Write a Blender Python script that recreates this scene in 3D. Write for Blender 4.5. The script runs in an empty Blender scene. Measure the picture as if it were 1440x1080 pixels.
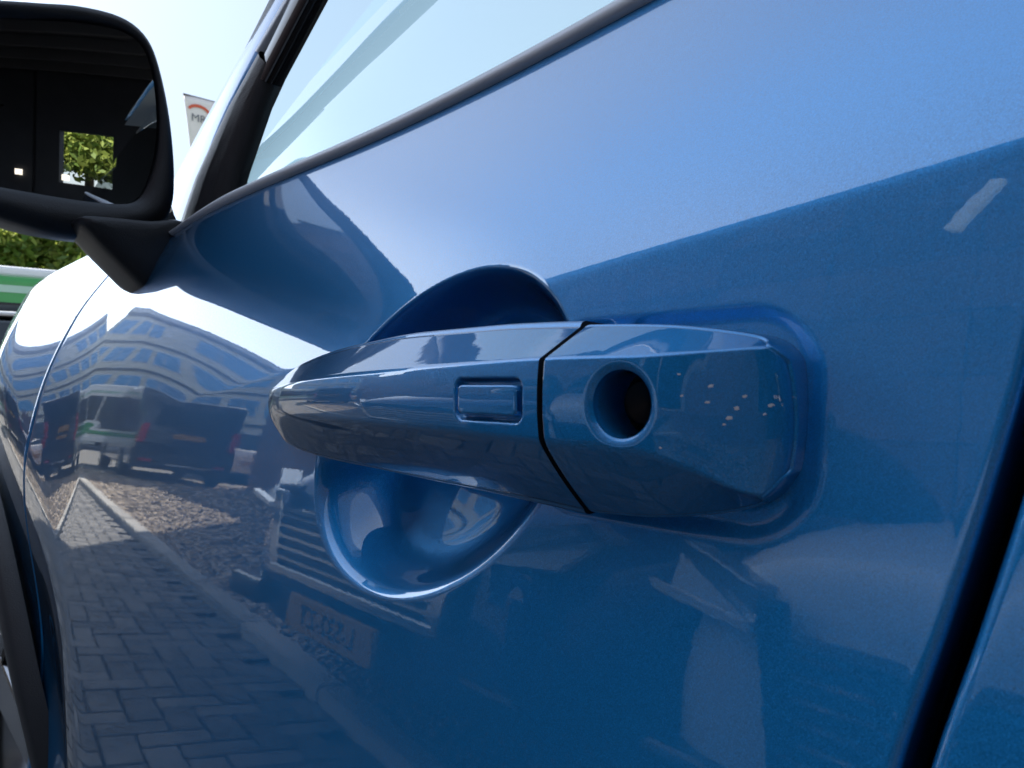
import bpy, bmesh, math, random
import numpy as np
from mathutils import Vector, Matrix, noise
random.seed(7); rng = np.random.default_rng(7)
S = bpy.context.scene
COL = S.collection
R = math.radians
H0 = 0.95                     # camera height above the ground; body heights below are given relative to it

# ------------------------------------------------------------------ camera
cam = bpy.data.cameras.new('camera'); camo = bpy.data.objects.new('camera', cam); COL.objects.link(camo)
camo.location = (0, -0.15, H0)
fwd = Vector((-math.cos(R(43)), math.sin(R(43)), 0.0))
camo.rotation_euler = fwd.to_track_quat('-Z', 'Y').to_euler()
cam.lens = 25.0; cam.sensor_width = 36.0; cam.clip_start = 0.005; cam.clip_end = 2000
cam.dof.use_dof = True; cam.dof.focus_distance = 0.27; cam.dof.aperture_fstop = 36
S.camera = camo

# ------------------------------------------------------------------ light
SUN_EL, SUN_DIR = R(38), (-0.75, -0.66)
w = bpy.data.worlds.new("World"); S.world = w; w.use_nodes = True
nt = w.node_tree; nt.nodes.clear()
def N(nt, t, **k):
    n = nt.nodes.new(t)
    for a, b in k.items():
        if a in n.inputs: n.inputs[a].default_value = b
        else: setattr(n, a, b)
    return n
sky = N(nt, 'ShaderNodeTexSky', sky_type='NISHITA', sun_disc=False)
sky.sun_elevation = SUN_EL; sky.sun_rotation = math.atan2(SUN_DIR[0], SUN_DIR[1])
sky.air_density = 1.0; sky.dust_density = 0.25; sky.ozone_density = 0.7
tc = N(nt, 'ShaderNodeTexCoord'); sp = N(nt, 'ShaderNodeSeparateXYZ')
nt.links.new(tc.outputs['Generated'], sp.inputs[0])
# cloud sheet: direction projected on a high plane
mx = N(nt, 'ShaderNodeMath', operation='ADD'); nt.links.new(sp.outputs[2], mx.inputs[0]); mx.inputs[1].default_value = 0.22
dv = N(nt, 'ShaderNodeVectorMath', operation='DIVIDE'); nt.links.new(tc.outputs['Generated'], dv.inputs[0])
cb = N(nt, 'ShaderNodeCombineXYZ')
for i in range(3): nt.links.new(mx.outputs[0], cb.inputs[i])
nt.links.new(cb.outputs[0], dv.inputs[1])
mp = N(nt, 'ShaderNodeMapping'); mp.inputs['Location'].default_value = (3.1, 1.7, 0); mp.inputs['Scale'].default_value = (0.55, 0.9, 0.3)
nt.links.new(dv.outputs[0], mp.inputs[0])
ns = N(nt, 'ShaderNodeTexNoise', Scale=1.6, Detail=7.0, Roughness=0.55); nt.links.new(mp.outputs[0], ns.inputs[0])
rp = N(nt, 'ShaderNodeMapRange'); rp.inputs['From Min'].default_value = 0.36; rp.inputs['From Max'].default_value = 0.72
rp.inputs['To Min'].default_value = 0.0; rp.inputs['To Max'].default_value = 0.45
nt.links.new(ns.outputs[0], rp.inputs[0])
# thin milky cloud, thicker low in the sky
hz = N(nt, 'ShaderNodeMapRange'); hz.inputs['From Min'].default_value = 0.0; hz.inputs['From Max'].default_value = 0.75
hz.inputs['To Min'].default_value = 0.85; hz.inputs['To Max'].default_value = 0.48
nt.links.new(sp.outputs[2], hz.inputs[0])
mxx = N(nt, 'ShaderNodeMath', operation='MAXIMUM'); nt.links.new(rp.outputs[0], mxx.inputs[0]); nt.links.new(hz.outputs[0], mxx.inputs[1])
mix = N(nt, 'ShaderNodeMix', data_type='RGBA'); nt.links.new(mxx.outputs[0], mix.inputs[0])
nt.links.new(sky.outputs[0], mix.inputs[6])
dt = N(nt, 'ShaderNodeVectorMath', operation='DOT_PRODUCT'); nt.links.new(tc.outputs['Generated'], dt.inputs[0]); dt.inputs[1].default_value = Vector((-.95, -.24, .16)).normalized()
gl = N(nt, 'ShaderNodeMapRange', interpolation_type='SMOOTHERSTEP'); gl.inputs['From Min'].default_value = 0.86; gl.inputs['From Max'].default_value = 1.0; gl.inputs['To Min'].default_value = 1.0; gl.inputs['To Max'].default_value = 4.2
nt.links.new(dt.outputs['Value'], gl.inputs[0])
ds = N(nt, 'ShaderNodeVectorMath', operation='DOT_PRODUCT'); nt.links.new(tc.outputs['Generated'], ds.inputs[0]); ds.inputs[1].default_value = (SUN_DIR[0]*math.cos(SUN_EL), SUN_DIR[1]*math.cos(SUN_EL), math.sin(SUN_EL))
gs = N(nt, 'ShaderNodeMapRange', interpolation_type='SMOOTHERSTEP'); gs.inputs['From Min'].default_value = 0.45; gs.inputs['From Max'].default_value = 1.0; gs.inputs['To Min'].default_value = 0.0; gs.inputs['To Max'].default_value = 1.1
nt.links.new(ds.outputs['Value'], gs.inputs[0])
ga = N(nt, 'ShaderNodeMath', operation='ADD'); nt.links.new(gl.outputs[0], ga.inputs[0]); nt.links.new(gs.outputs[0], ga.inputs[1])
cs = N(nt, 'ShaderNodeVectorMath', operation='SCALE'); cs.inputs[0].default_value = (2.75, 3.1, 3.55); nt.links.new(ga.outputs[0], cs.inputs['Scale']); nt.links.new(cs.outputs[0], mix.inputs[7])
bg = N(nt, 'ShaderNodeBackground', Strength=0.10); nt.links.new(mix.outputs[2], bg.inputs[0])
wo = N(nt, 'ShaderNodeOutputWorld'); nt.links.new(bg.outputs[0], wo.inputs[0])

sun = bpy.data.lights.new('sun', 'SUN'); sun.energy = 5.0; sun.angle = R(0.5); sun.color = (1.0, 0.94, 0.84)
suno = bpy.data.objects.new('sun', sun); COL.objects.link(suno)
sd = Vector((SUN_DIR[0]*math.cos(SUN_EL), SUN_DIR[1]*math.cos(SUN_EL), math.sin(SUN_EL)))
suno.rotation_euler = sd.to_track_quat('Z', 'Y').to_euler(); suno.location = (-20, -30, 30)

S.view_settings.view_transform = 'Standard'; S.view_settings.look = 'None'
S.view_settings.exposure = 1.62; S.view_settings.gamma = 1.0; S.view_settings.use_curve_mapping = False
S.cycles.max_bounces = 12; S.cycles.transparent_max_bounces = 12; S.cycles.glossy_bounces = 8

# ------------------------------------------------------------------ helpers
def tag(o, label=None, cat=None, group=None, kind=None):
    if label: o['label'] = label
    if cat: o['category'] = cat
    if group: o['group'] = group
    if kind: o['kind'] = kind
    return o
def empty(name, loc, rz=0, **k):
    o = bpy.data.objects.new(name, None); COL.objects.link(o); o.location = loc; o.rotation_euler = (0, 0, rz)
    o.empty_display_size = 0.2
    return tag(o, **k)
def link(name, me, m, parent=None, loc=None):
    o = bpy.data.objects.new(name, me); COL.objects.link(o)
    if m and not me.materials:
        for q in (m if isinstance(m, (list, tuple)) else [m]): me.materials.append(q)
    if parent: o.parent = parent
    if loc is not None: o.location = loc
    return o
def npmesh(name, V, F, smooth=True):
    """V (n,3) array, F list/array of quads or mixed polys"""
    me = bpy.data.meshes.new(name)
    V = np.asarray(V, dtype=np.float32)
    if isinstance(F, np.ndarray):
        k = F.shape[1]; nf = len(F)
        me.vertices.add(len(V)); me.vertices.foreach_set('co', V.ravel())
        me.loops.add(nf*k); me.loops.foreach_set('vertex_index', F.astype(np.int32).ravel())
        me.polygons.add(nf); me.polygons.foreach_set('loop_start', np.arange(0, nf*k, k, dtype=np.int32))
        me.polygons.foreach_set('loop_total', np.full(nf, k, dtype=np.int32))
        me.update(calc_edges=True); me.validate()
    else:
        me.from_pydata([tuple(v) for v in V], [], [tuple(f) for f in F]); me.update()
    if smooth: me.polygons.foreach_set('use_smooth', [True]*len(me.polygons))
    return me
def gridfaces(n, m, closed=False, flip=False, off=0):
    i = np.arange(n-1)[:, None]; j = np.arange(m if closed else m-1)[None, :]
    j2 = (j+1) % m
    f = np.stack([i*m+j + 0*j2, (i+1)*m+j, (i+1)*m+j2, i*m+j2], -1).reshape(-1, 4)
    if flip: f = f[:, ::-1]
    return f + off
def gridmesh(name, P, m, parent=None, closed=False, flip=False, smooth=True):
    n, k = P.shape[:2]
    return link(name, npmesh(name, P.reshape(-1, 3), gridfaces(n, k, closed, flip), smooth), m, parent)
class MB:
    def __init__(s): s.v = []; s.f = []
    def box(s, a, b, M=None):
        o = len(s.v); x0, y0, z0 = a; x1, y1, z1 = b
        P = [(x0,y0,z0),(x1,y0,z0),(x1,y1,z0),(x0,y1,z0),(x0,y0,z1),(x1,y0,z1),(x1,y1,z1),(x0,y1,z1)]
        if M: P = [tuple(M @ Vector(p)) for p in P]
        s.v += P; s.f += [tuple(o+i for i in q) for q in ((0,3,2,1),(4,5,6,7),(0,1,5,4),(1,2,6,5),(2,3,7,6),(3,0,4,7))]
        return s
    def poly(s, pts, d):
        """prism: polygon pts extruded by vector d"""
        o = len(s.v); n = len(pts); d = Vector(d)
        s.v += [tuple(p) for p in pts] + [tuple(Vector(p)+d) for p in pts]
        s.f += [tuple(range(o, o+n))[::-1], tuple(range(o+n, o+2*n))]
        s.f += [(o+i, o+(i+1) % n, o+n+(i+1) % n, o+n+i) for i in range(n)]
        return s
    def lathe(s, prof, c, ax, n=32, cap=True):
        """prof [(r,h)...] around axis ax at c"""
        ax = Vector(ax).normalized(); u = ax.orthogonal().normalized(); v = ax.cross(u); c = Vector(c); o = len(s.v)
        for r, h in prof:
            for k in range(n):
                a = 2*math.pi*k/n; s.v.append(tuple(c + ax*h + (u*math.cos(a)+v*math.sin(a))*r))
        for i in range(len(prof)-1):
            for k in range(n):
                k2 = (k+1) % n; s.f.append((o+i*n+k, o+i*n+k2, o+(i+1)*n+k2, o+(i+1)*n+k))
        if cap:
            s.f.append(tuple(o+k for k in range(n))[::-1]); q = o+(len(prof)-1)*n; s.f.append(tuple(q+k for k in range(n)))
        return s
    def build(s, name, m, parent=None, smooth=False, bevel=0, fix=True):
        me = bpy.data.meshes.new(name); me.from_pydata(s.v, [], s.f)
        if fix:
            bm = bmesh.new(); bm.from_mesh(me); bmesh.ops.recalc_face_normals(bm, faces=bm.faces); bm.to_mesh(me); bm.free()
        if smooth:
            me.polygons.foreach_set('use_smooth', [True]*len(me.polygons))
            try: me.set_sharp_from_angle(angle=R(38))
            except Exception: pass
        o = link(name, me, m, parent)
        if bevel:
            b = o.modifiers.new('b', 'BEVEL'); b.width = bevel; b.segments = 2; b.limit_method = 'ANGLE'; b.angle_limit = R(40)
        return o
def ss(x): x = np.clip(x, 0, 1); return x*x*(3-2*x)
def pchip(tab):
    """smooth monotone interpolation through (x,v) pairs"""
    t = sorted(tab); X = np.array([p[0] for p in t], float); Y = np.array([p[1] for p in t], float)
    h = np.diff(X); d = np.diff(Y)/h; m = np.zeros(len(X)); m[0] = d[0]; m[-1] = d[-1]
    for i in range(1, len(X)-1):
        if d[i-1]*d[i] > 0:
            w1 = 2*h[i]+h[i-1]; w2 = h[i]+2*h[i-1]; m[i] = (w1+w2)/(w1/d[i-1]+w2/d[i])
    def f(x):
        x = np.clip(np.asarray(x, float), X[0], X[-1]); i = np.clip(np.searchsorted(X, x)-1, 0, len(h)-1)
        s = (x-X[i])/h[i]
        return ((1+2*s)*(1-s)**2*Y[i] + s*(1-s)**2*h[i]*m[i] + s*s*(3-2*s)*Y[i+1] + s*s*(s-1)*h[i]*m[i+1])
    return f
def sresample(pts, n):
    """closed Catmull-Rom loop through pts, n samples"""
    P = [np.array(p, float) for p in pts]; k = len(P); out = []
    for j in range(n):
        t = j*k/n; i = int(t); s = t-i; a, b, c, d = P[i-1], P[i % k], P[(i+1) % k], P[(i+2) % k]
        out.append(0.5*((2*b)+(c-a)*s+(2*a-5*b+4*c-d)*s*s+(3*b-a-3*c+d)*s**3))
    return np.array(out)

# ------------------------------------------------------------------ materials
def mat(name, col, rough=0.5, metal=0.0, coat=0.0, spec=0.5, noise_amt=0.0, nscale=8.0, bump=0.0, bscale=80.0, **k):
    m = bpy.data.materials.new(name); m.use_nodes = True; t = m.node_tree; b = t.nodes['Principled BSDF']
    b.inputs['Base Color'].default_value = (*col, 1); b.inputs['Roughness'].default_value = rough
    b.inputs['Metallic'].default_value = metal; b.inputs['Coat Weight'].default_value = coat
    b.inputs['Specular IOR Level'].default_value = spec
    for a, v in k.items(): b.inputs[a.replace('_', ' ')].default_value = v
    if noise_amt:
        tcn = N(t, 'ShaderNodeTexCoord'); n1 = N(t, 'ShaderNodeTexNoise', Scale=nscale, Detail=6.0, Roughness=0.6)
        t.links.new(tcn.outputs['Object'], n1.inputs[0])
        mr = N(t, 'ShaderNodeMapRange'); mr.inputs[1].default_value = 0.3; mr.inputs[2].default_value = 0.7
        mr.inputs[3].default_value = 1-noise_amt; mr.inputs[4].default_value = 1+noise_amt
        t.links.new(n1.outputs[0], mr.inputs[0])
        vm = N(t, 'ShaderNodeVectorMath', operation='SCALE'); vm.inputs[0].default_value = col
        t.links.new(mr.outputs[0], vm.inputs['Scale']); t.links.new(vm.outputs[0], b.inputs['Base Color'])
    if bump:
        tcn = N(t, 'ShaderNodeTexCoord'); n2 = N(t, 'ShaderNodeTexNoise', Scale=bscale, Detail=5.0)
        t.links.new(tcn.outputs['Object'], n2.inputs[0])
        bp = N(t, 'ShaderNodeBump', Strength=bump, Distance=0.002); t.links.new(n2.outputs[0], bp.inputs['Height'])
        t.links.new(bp.outputs[0], b.inputs['Normal'])
    return m
def car_paint(name, col, metal=0.75, peel=1.0, flake=1.0, rough=0.38):
    m = bpy.data.materials.new(name); m.use_nodes = True; t = m.node_tree; b = t.nodes['Principled BSDF']
    b.inputs['Metallic'].default_value = metal; b.inputs['Roughness'].default_value = rough
    b.inputs['Coat Weight'].default_value = 1.0; b.inputs['Coat Roughness'].default_value = 0.012; b.inputs['Coat IOR'].default_value = 1.85
    b.inputs['Specular Tint'].default_value = (.22, .40, .62, 1)
    tcn = N(t, 'ShaderNodeTexCoord')
    # flakes
    v = N(t, 'ShaderNodeTexVoronoi', Scale=5200.0); t.links.new(tcn.outputs['Object'], v.inputs['Vector'])
    hs = N(t, 'ShaderNodeSeparateColor'); t.links.new(v.outputs['Color'], hs.inputs[0])
    mr = N(t, 'ShaderNodeMapRange'); mr.inputs[3].default_value = 1-0.18*flake; mr.inputs[4].default_value = 1+0.2*flake
    t.links.new(hs.outputs[0], mr.inputs[0])
    vm = N(t, 'ShaderNodeVectorMath', operation='SCALE'); vm.inputs[0].default_value = col
    lw = N(t, 'ShaderNodeLayerWeight', Blend=0.5)          # the flake layer flops darker at grazing angles
    fp = N(t, 'ShaderNodeMath', operation='POWER'); t.links.new(lw.outputs['Facing'], fp.inputs[0]); fp.inputs[1].default_value = 1.9
    fm = N(t, 'ShaderNodeMath', operation='MULTIPLY_ADD'); t.links.new(fp.outputs[0], fm.inputs[0]); fm.inputs[1].default_value = -1.0; fm.use_clamp = True; fm.inputs[2].default_value = 1.0
    mm = N(t, 'ShaderNodeMath', operation='MULTIPLY'); t.links.new(mr.outputs[0], mm.inputs[0]); t.links.new(fm.outputs[0], mm.inputs[1])
    t.links.new(mm.outputs[0], vm.inputs['Scale']); t.links.new(vm.outputs[0], b.inputs['Base Color'])
    sub = N(t, 'ShaderNodeVectorMath', operation='SUBTRACT'); t.links.new(v.outputs['Color'], sub.inputs[0]); sub.inputs[1].default_value = (.5, .5, .5)
    sc = N(t, 'ShaderNodeVectorMath', operation='SCALE'); sc.inputs['Scale'].default_value = 0.20*flake; t.links.new(sub.outputs[0], sc.inputs[0])
    ge = N(t, 'ShaderNodeNewGeometry')
    ad = N(t, 'ShaderNodeVectorMath', operation='ADD'); t.links.new(ge.outputs['Normal'], ad.inputs[0]); t.links.new(sc.outputs[0], ad.inputs[1])
    nm = N(t, 'ShaderNodeVectorMath', operation='NORMALIZE'); t.links.new(ad.outputs[0], nm.inputs[0])
    t.links.new(nm.outputs[0], b.inputs['Normal'])
    # orange peel on the clear coat
    n2 = N(t, 'ShaderNodeTexNoise', Scale=230.0, Detail=2.0); t.links.new(tcn.outputs['Object'], n2.inputs[0])
    bp = N(t, 'ShaderNodeBump', Strength=1.0, Distance=0.0000075*peel); t.links.new(n2.outputs[0], bp.inputs['Height'])
    t.links.new(bp.outputs[0], b.inputs['Coat Normal'])
    return m
M = {}
M['paint'] = car_paint('blue_metallic_paint', (0.018, 0.315, 0.74), metal=0.40)
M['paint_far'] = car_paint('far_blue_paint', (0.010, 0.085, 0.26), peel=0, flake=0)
M['black_plastic'] = mat('black_textured_plastic', (0.012, 0.013, 0.016), 0.42, bump=0.25, bscale=900)
M['black_gloss'] = mat('black_gloss', (0.006, 0.006, 0.008), 0.12)
M['cladding'] = mat('grey_cladding_plastic', (0.035, 0.037, 0.042), 0.45, bump=0.3, bscale=700)
M['rubber'] = mat('black_rubber', (0.012, 0.012, 0.013), 0.7)
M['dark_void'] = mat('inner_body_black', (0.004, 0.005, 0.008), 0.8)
M['trim'] = mat('grey_anodised_trim', (0.62, 0.64, 0.68), 0.42, metal=0.1)
M['steel'] = mat('lock_steel', (0.045, 0.043, 0.04), 0.4, metal=1.0)
M['alloy'] = mat('alloy_rim', (0.55, 0.56, 0.58), 0.25, metal=0.9)
M['mirror'] = mat('mirror_glass', (0.62, 0.66, 0.70), 0.0, metal=1.0)
M['headliner'] = mat('headliner', (0.50, 0.52, 0.52), 0.9)
M['interior'] = mat('dark_interior', (0.03, 0.03, 0.035), 0.8)
M['dirt'] = mat('dried_dirt_speck', (0.78, 0.77, 0.78), 0.9)
def glassmat(name, tint, rough=0.0, ior=1.5, base=0.0):
    m = bpy.data.materials.new(name); m.use_nodes = True; t = m.node_tree; t.nodes.clear()
    fr = N(t, 'ShaderNodeFresnel', IOR=ior); g = N(t, 'ShaderNodeBsdfGlossy', Roughness=rough); g.inputs[0].default_value = (1, 1, 1, 1)
    tr = N(t, 'ShaderNodeBsdfTransparent'); tr.inputs[0].default_value = (*tint, 1)
    ad = N(t, 'ShaderNodeMath', operation='ADD'); t.links.new(fr.outputs[0], ad.inputs[0]); ad.inputs[1].default_value = base; ad.use_clamp = True
    ms = N(t, 'ShaderNodeMixShader'); t.links.new(ad.outputs[0], ms.inputs[0]); t.links.new(tr.outputs[0], ms.inputs[1]); t.links.new(g.outputs[0], ms.inputs[2])
    o = N(t, 'ShaderNodeOutputMaterial'); t.links.new(ms.outputs[0], o.inputs[0]); return m
M['window'] = glassmat('side_window_glass', (0.78, 0.88, 0.87), ior=1.65)
M['screen'] = glassmat('windscreen_glass', (0.80, 0.90, 0.90))

# ------------------------------------------------------------------ the body surface: y = -e(x, z), z relative to H0
zc = pchip([(2.5, .20), (1.2, .135), (.6, .10), (0, .0455), (-.06, .0388), (-.14, .0300), (-.24, .0160), (-.33, .0035), (-.44, -.0085), (-.70, -.0385), (-.95, -.070), (-1.2, -.10), (-1.9, -.21)])
tilt_tab = pchip([(-2.5, .08), (-.9, .09), (-.6, .10), (1, .10)])
def e_base(x, z):
    x = np.asarray(x, float); z = np.asarray(z, float)
    t = z - zc(x)
    k = ss((-x-0.12)/0.45)                      # 0 at the rear of the door, 1 towards its front
    s0 = 0.36*(1-k) + 0.12*k; s1 = 0.56*(1-k) + 0.60*k; L = 0.06*(1-k) + 0.20*k; t0 = 0.0
    dl = 0.0011
    tp = 0.5*(t + np.sqrt(t*t + dl*dl))
    tq = np.maximum(tp-t0, 0); u = tq/L
    ramp = np.where(u < 1, L*(u**3 - 0.5*u**4), L*0.5 + (tq-L))
    e = -(s0*tp + (s1-s0)*ramp)
    d = 0.5*(-t + np.sqrt(t*t + dl*dl))
    kr = ss((x+0.48)/0.26)
    e = e + d*tilt_tab(x) + 0.05*0.03*(1-np.exp(-d/0.03)) 
    wb = ss((-x-0.70)/0.55); e = e + wb*0.058
    e = e - 0.045*ss((-0.83-1.44*(z+0.09)-x)/0.42)*ss((-x-0.45)/0.4)
    e = e - np.where(z < -0.45, 0.35*(z+0.45)**2, 0)
    return e
ECX, ECZ = -.2030, -.0186
def cup_rho(x, z):
    dx = x-ECX; dz = z-ECZ
    return np.sqrt(np.maximum(202.78*dx*dx - 152.2*dx*dz + 327.85*dz*dz, 0))
def rrect(x, z, cx, cz, hx, hz, r):
    qx = np.abs(x-cx)-hx+r; qz = np.abs(z-cz)-hz+r
    return np.hypot(np.maximum(qx, 0), np.maximum(qz, 0)) + np.minimum(np.maximum(qx, qz), 0) - r
def e_body(x, z):
    e = e_base(x, z)
    q = np.maximum(1-cup_rho(x, z), 0)
    e = e - np.maximum(0.025 + 0.20*(z-ECZ) - 0.20*(x-ECX), 0.0045)*(1-np.exp(-(q/0.14)**1.8))
    sd_ = rrect(x, z, -.104, -.0083, .0378, .0222, .014)
    e = e - 0.0017*ss(1-sd_/0.0044)
    return e
def body_normal_y(x, z): return -e_body(x, z)

def zbelt(x): return 0.1310 + 0.020*(np.asarray(x, float)+0.15)

def graded(a, b, segs):
    """segs: list of (start, step) giving local step size"""
    out = [a]; x = a
    while x < b:
        st = [s for p, s in segs if p <= x+1e-9][-1]; x = min(x+st, b); out.append(x)
    return np.array(out)

CAR = empty('parked_car', (0.0, 0.0, 0.0), label='blue metallic parked car seen close up along its front door and pull handle', cat='car')

def panel(name, xl, xr, zb, zt, us, vs, parent, lip=0.0024, side=(1, 1), fnc=e_body, mt='paint', depth=0.02):
    """body panel between the shut lines xl(z) and xr(z), rows from zb(x) to zt(x); edges roll inwards"""
    nr = 7
    ang = np.linspace(0, math.pi/2, nr)
    U = np.asarray(us); V = np.asarray(vs)
    zz = zb + (V[:, None])*0
    cols = []
    Z0 = np.array(zb + (V*0)); 
    n = len(V); m = len(U)
    zz = np.repeat((zb + V*(float(zt(0.0)) - zb))[:, None], m, 1) if callable(zt) else np.repeat((zb+V*(zt-zb))[:, None], m, 1)
    for _ in range(2):
        X = xl(zz) + U[None, :]*(xr(zz)-xl(zz))
        zz = zb + V[:, None]*((zt(X) if callable(zt) else zt)-zb)
    if not side[0]: X = np.minimum(X, X[:, -1:]-lip*1.02)
    Xe = xr(zz[:, -1:])
    E = fnc(X, zz)
    parts_X, parts_E, parts_Z = [], [], []
    if side[0]:
        for a in ang[::-1]:
            parts_X.append(X[:, :1] + lip - lip*math.sin(a) - 0*lip); parts_Z.append(zz[:, :1]); parts_E.append(fnc(X[:, :1], zz[:, :1]) - lip*(1-math.cos(a)))
        parts_X.insert(0, X[:, :1]); parts_Z.insert(0, zz[:, :1]); parts_E.insert(0, fnc(X[:, :1], zz[:, :1]) - depth)
        keep = U > 0
        sel = np.all(X > X[:, :1]+lip*1.05, axis=0); 
    else: sel = np.ones(m, bool)
    if side[1] and side[0]: sel &= np.all(X < X[:, -1:]-lip*1.05, axis=0)
    parts_X.append(X[:, sel]); parts_Z.append(zz[:, sel]); parts_E.append(E[:, sel])
    if side[1]:
        for a in ang:
            parts_X.append(Xe - lip + lip*math.sin(a)); parts_Z.append(zz[:, -1:]); parts_E.append(fnc(Xe, zz[:, -1:]) - lip*(1-math.cos(a)))
        parts_X.append(Xe); parts_Z.append(zz[:, -1:]); parts_E.append(fnc(Xe, zz[:, -1:]) - depth)
    XX = np.hstack(parts_X); ZZ = np.hstack(parts_Z); EE = np.hstack(parts_E)
    P = np.stack([XX, -EE, ZZ+H0], -1)
    return gridmesh(name, P, M[mt], parent, flip=True)

gap_r = pchip([(-.75, -.135), (-.30, -.072), (-.0748, -.0470), (-.041, -.0385), (-.0206, -.0335), (.0062, -.0278), (.06, -.021), (.14, -.012), (.3, .0)])
gap_f = pchip([(-.75, -.93), (-.3, -.905), (-.18, -.900), (-.074, -.880), (0.0, -.862), (.05, -.846), (.08, -.836), (.125, -.800), (.20, -.74)])
GW = 0.0042
xs = graded(-.92, 0.0, [(-1, .0028), (-.40, .0016), (-.315, .0008), (-.045, .0016)])
vz = graded(-.72, .1335, [(-1, .012), (-.42, .005), (-.16, .0016), (-.085, .0007), (.046, .0011), (.09, .002)])
us = (xs-xs[0])/(xs[-1]-xs[0])
vs = (vz-vz[0])/(vz[-1]-vz[0])
door = panel('front_door', gap_f, gap_r, -.72, zbelt, us, vs, CAR)
usr = np.concatenate([np.linspace(0, .06, 40)[:-1], np.linspace(.06, 1, 120)])
def e_rear(x, z): return e_base(x, z)
vr = np.linspace(0, 1, 260)
rear_end = pchip([(-.75, .62), (-.2, .72), (.2, .80)])
panel('rear_door', lambda z: gap_r(z)+GW, rear_end, -.72, zbelt, usr, vr, CAR, fnc=e_rear)
# fender: from its arch / nose back to the shut line
ztf = pchip([(-2.0, .02), (-1.7, .075), (-1.5, .095), (-1.3, .112), (-1.0, .134), (-.86, .150), (-.74, .165)])
def fender_l(z): return np.where(z > -99, -1.75, 0)+0*z
ARC = (-1.300, -.500, .425)
def fl(z):
    z = np.asarray(z, float); dz = np.clip(z-ARC[1], -ARC[2], ARC[2])
    return np.where(np.abs(z-ARC[1]) < ARC[2], ARC[0]+np.sqrt(np.maximum(ARC[2]**2-dz*dz, 0)), ARC[0])
uf = np.concatenate([np.linspace(0, .9, 90)[:-1], np.linspace(.9, 1, 20)])
panel('front_fender', lambda z: np.minimum(fl(z), gap_f(z)-.012), lambda z: gap_f(z)-0.0042, -.72, lambda x: np.minimum(ztf(x), 9), uf, np.concatenate([np.linspace(0, .7, 90)[:-1], np.linspace(.7, 1, 90)]), CAR, side=(0, 1), fnc=e_base)
# nose part of the fender and the bonnet turning over
def fr2(z): return fl(z)+0.0005
P = []
for x in np.linspace(-2.1, -.74, 60):
    row = []
    zt = float(ztf(x)); e0 = float(e_base(x, zt)); sl = 0.46
    y, z = -e0, zt
    th = math.atan2(1, sl)
    for k in range(26):
        row.append((x, y, z+H0))
        stp = 0.006 if k < 12 else 0.10
        y += stp*math.cos(th); z += stp*math.sin(th); th = max(th-0.11, 0.06) if k < 12 else 0.03
    P.append(row)
gridmesh('bonnet', np.array(P), M['paint'], CAR)
P = []
for x in np.linspace(-2.1, ARC[0]+.001, 40):
    zt = float(ztf(x)); zb_ = ARC[1]+math.sqrt(max(ARC[2]**2-(x-ARC[0])**2, 0.0))
    P.append([(x, -float(e_base(x, zz)), zz+H0) for zz in np.linspace(min(zb_, zt-.02), zt, 60)])
gridmesh('front_wing_nose', np.array(P), M['paint'], CAR)
# dark inner body behind the shut lines
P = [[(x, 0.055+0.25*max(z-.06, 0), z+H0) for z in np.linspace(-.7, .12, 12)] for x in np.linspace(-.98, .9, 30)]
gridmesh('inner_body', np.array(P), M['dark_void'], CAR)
# wheel arch cladding: a flared strip swept round the arch
dtab = pchip([(-.72, -.030), (-.425, -.002), (-.30, .016), (-.19, .0265), (-.08, .034), (-.04, .036)])
P = []
for a in np.linspace(R(-32), R(150), 140):
    cx, cz = math.cos(a), math.sin(a)
    z_ = ARC[1]+ARC[2]*cz; e0 = float(dtab(z_))
    prof = [(-.030, -.10), (-.030, -.004), (-.026, .003), (-.018, .0075), (.004, .0095), (.016, .0070), (.022, .002), (.024, -.012)]
    P.append([(ARC[0]+(ARC[2]+dr)*cx, -(e0+de), ARC[1]+(ARC[2]+dr)*cz+H0) for dr, de in prof])
arch = gridmesh('wheel_arch_trim', np.array(P), M['cladding'], CAR)
# wheel
b = MB(); b.lathe([(.18, -.10), (.235, -.105), (.300, -.10), (.333, -.082), (.338, -.05), (.338, .05), (.333, .082), (.30, .10), (.2, .1)], (-1.30, .135, -.612+H0), (0, -1, 0), 96, cap=False)
tyre = b.build('wheel', M['rubber'], CAR, smooth=True)
b = MB(); b.lathe([(.228, .100), (.236, .108), (.228, .112), (.215, .10), (.205, .04), (.06, .03), (.05, .07), (.0, .075)], (-1.30, .135, -.612+H0), (0, -1, 0), 96, cap=False)
b.build('rim', M['alloy'], tyre, smooth=True)
for k in range(5):
    a = 2*math.pi*k/5+.05; u = Vector((math.cos(a), 0, math.sin(a))); v = Vector((-math.sin(a), 0, math.cos(a))); c = Vector((-1.30, .135, -.612+H0))
    sp_ = MB(); q = []
    pts = [c+u*.04+v*.035+Vector((0, -.075, 0)), c+u*.222+v*.055+Vector((0, -.105, 0)), c+u*.222-v*.055+Vector((0, -.105, 0)), c+u*.04-v*.035+Vector((0, -.075, 0))]
    sp_.poly(pts, (0, .035, 0)).build('spoke', M['alloy'], tyre, bevel=.006)

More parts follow.
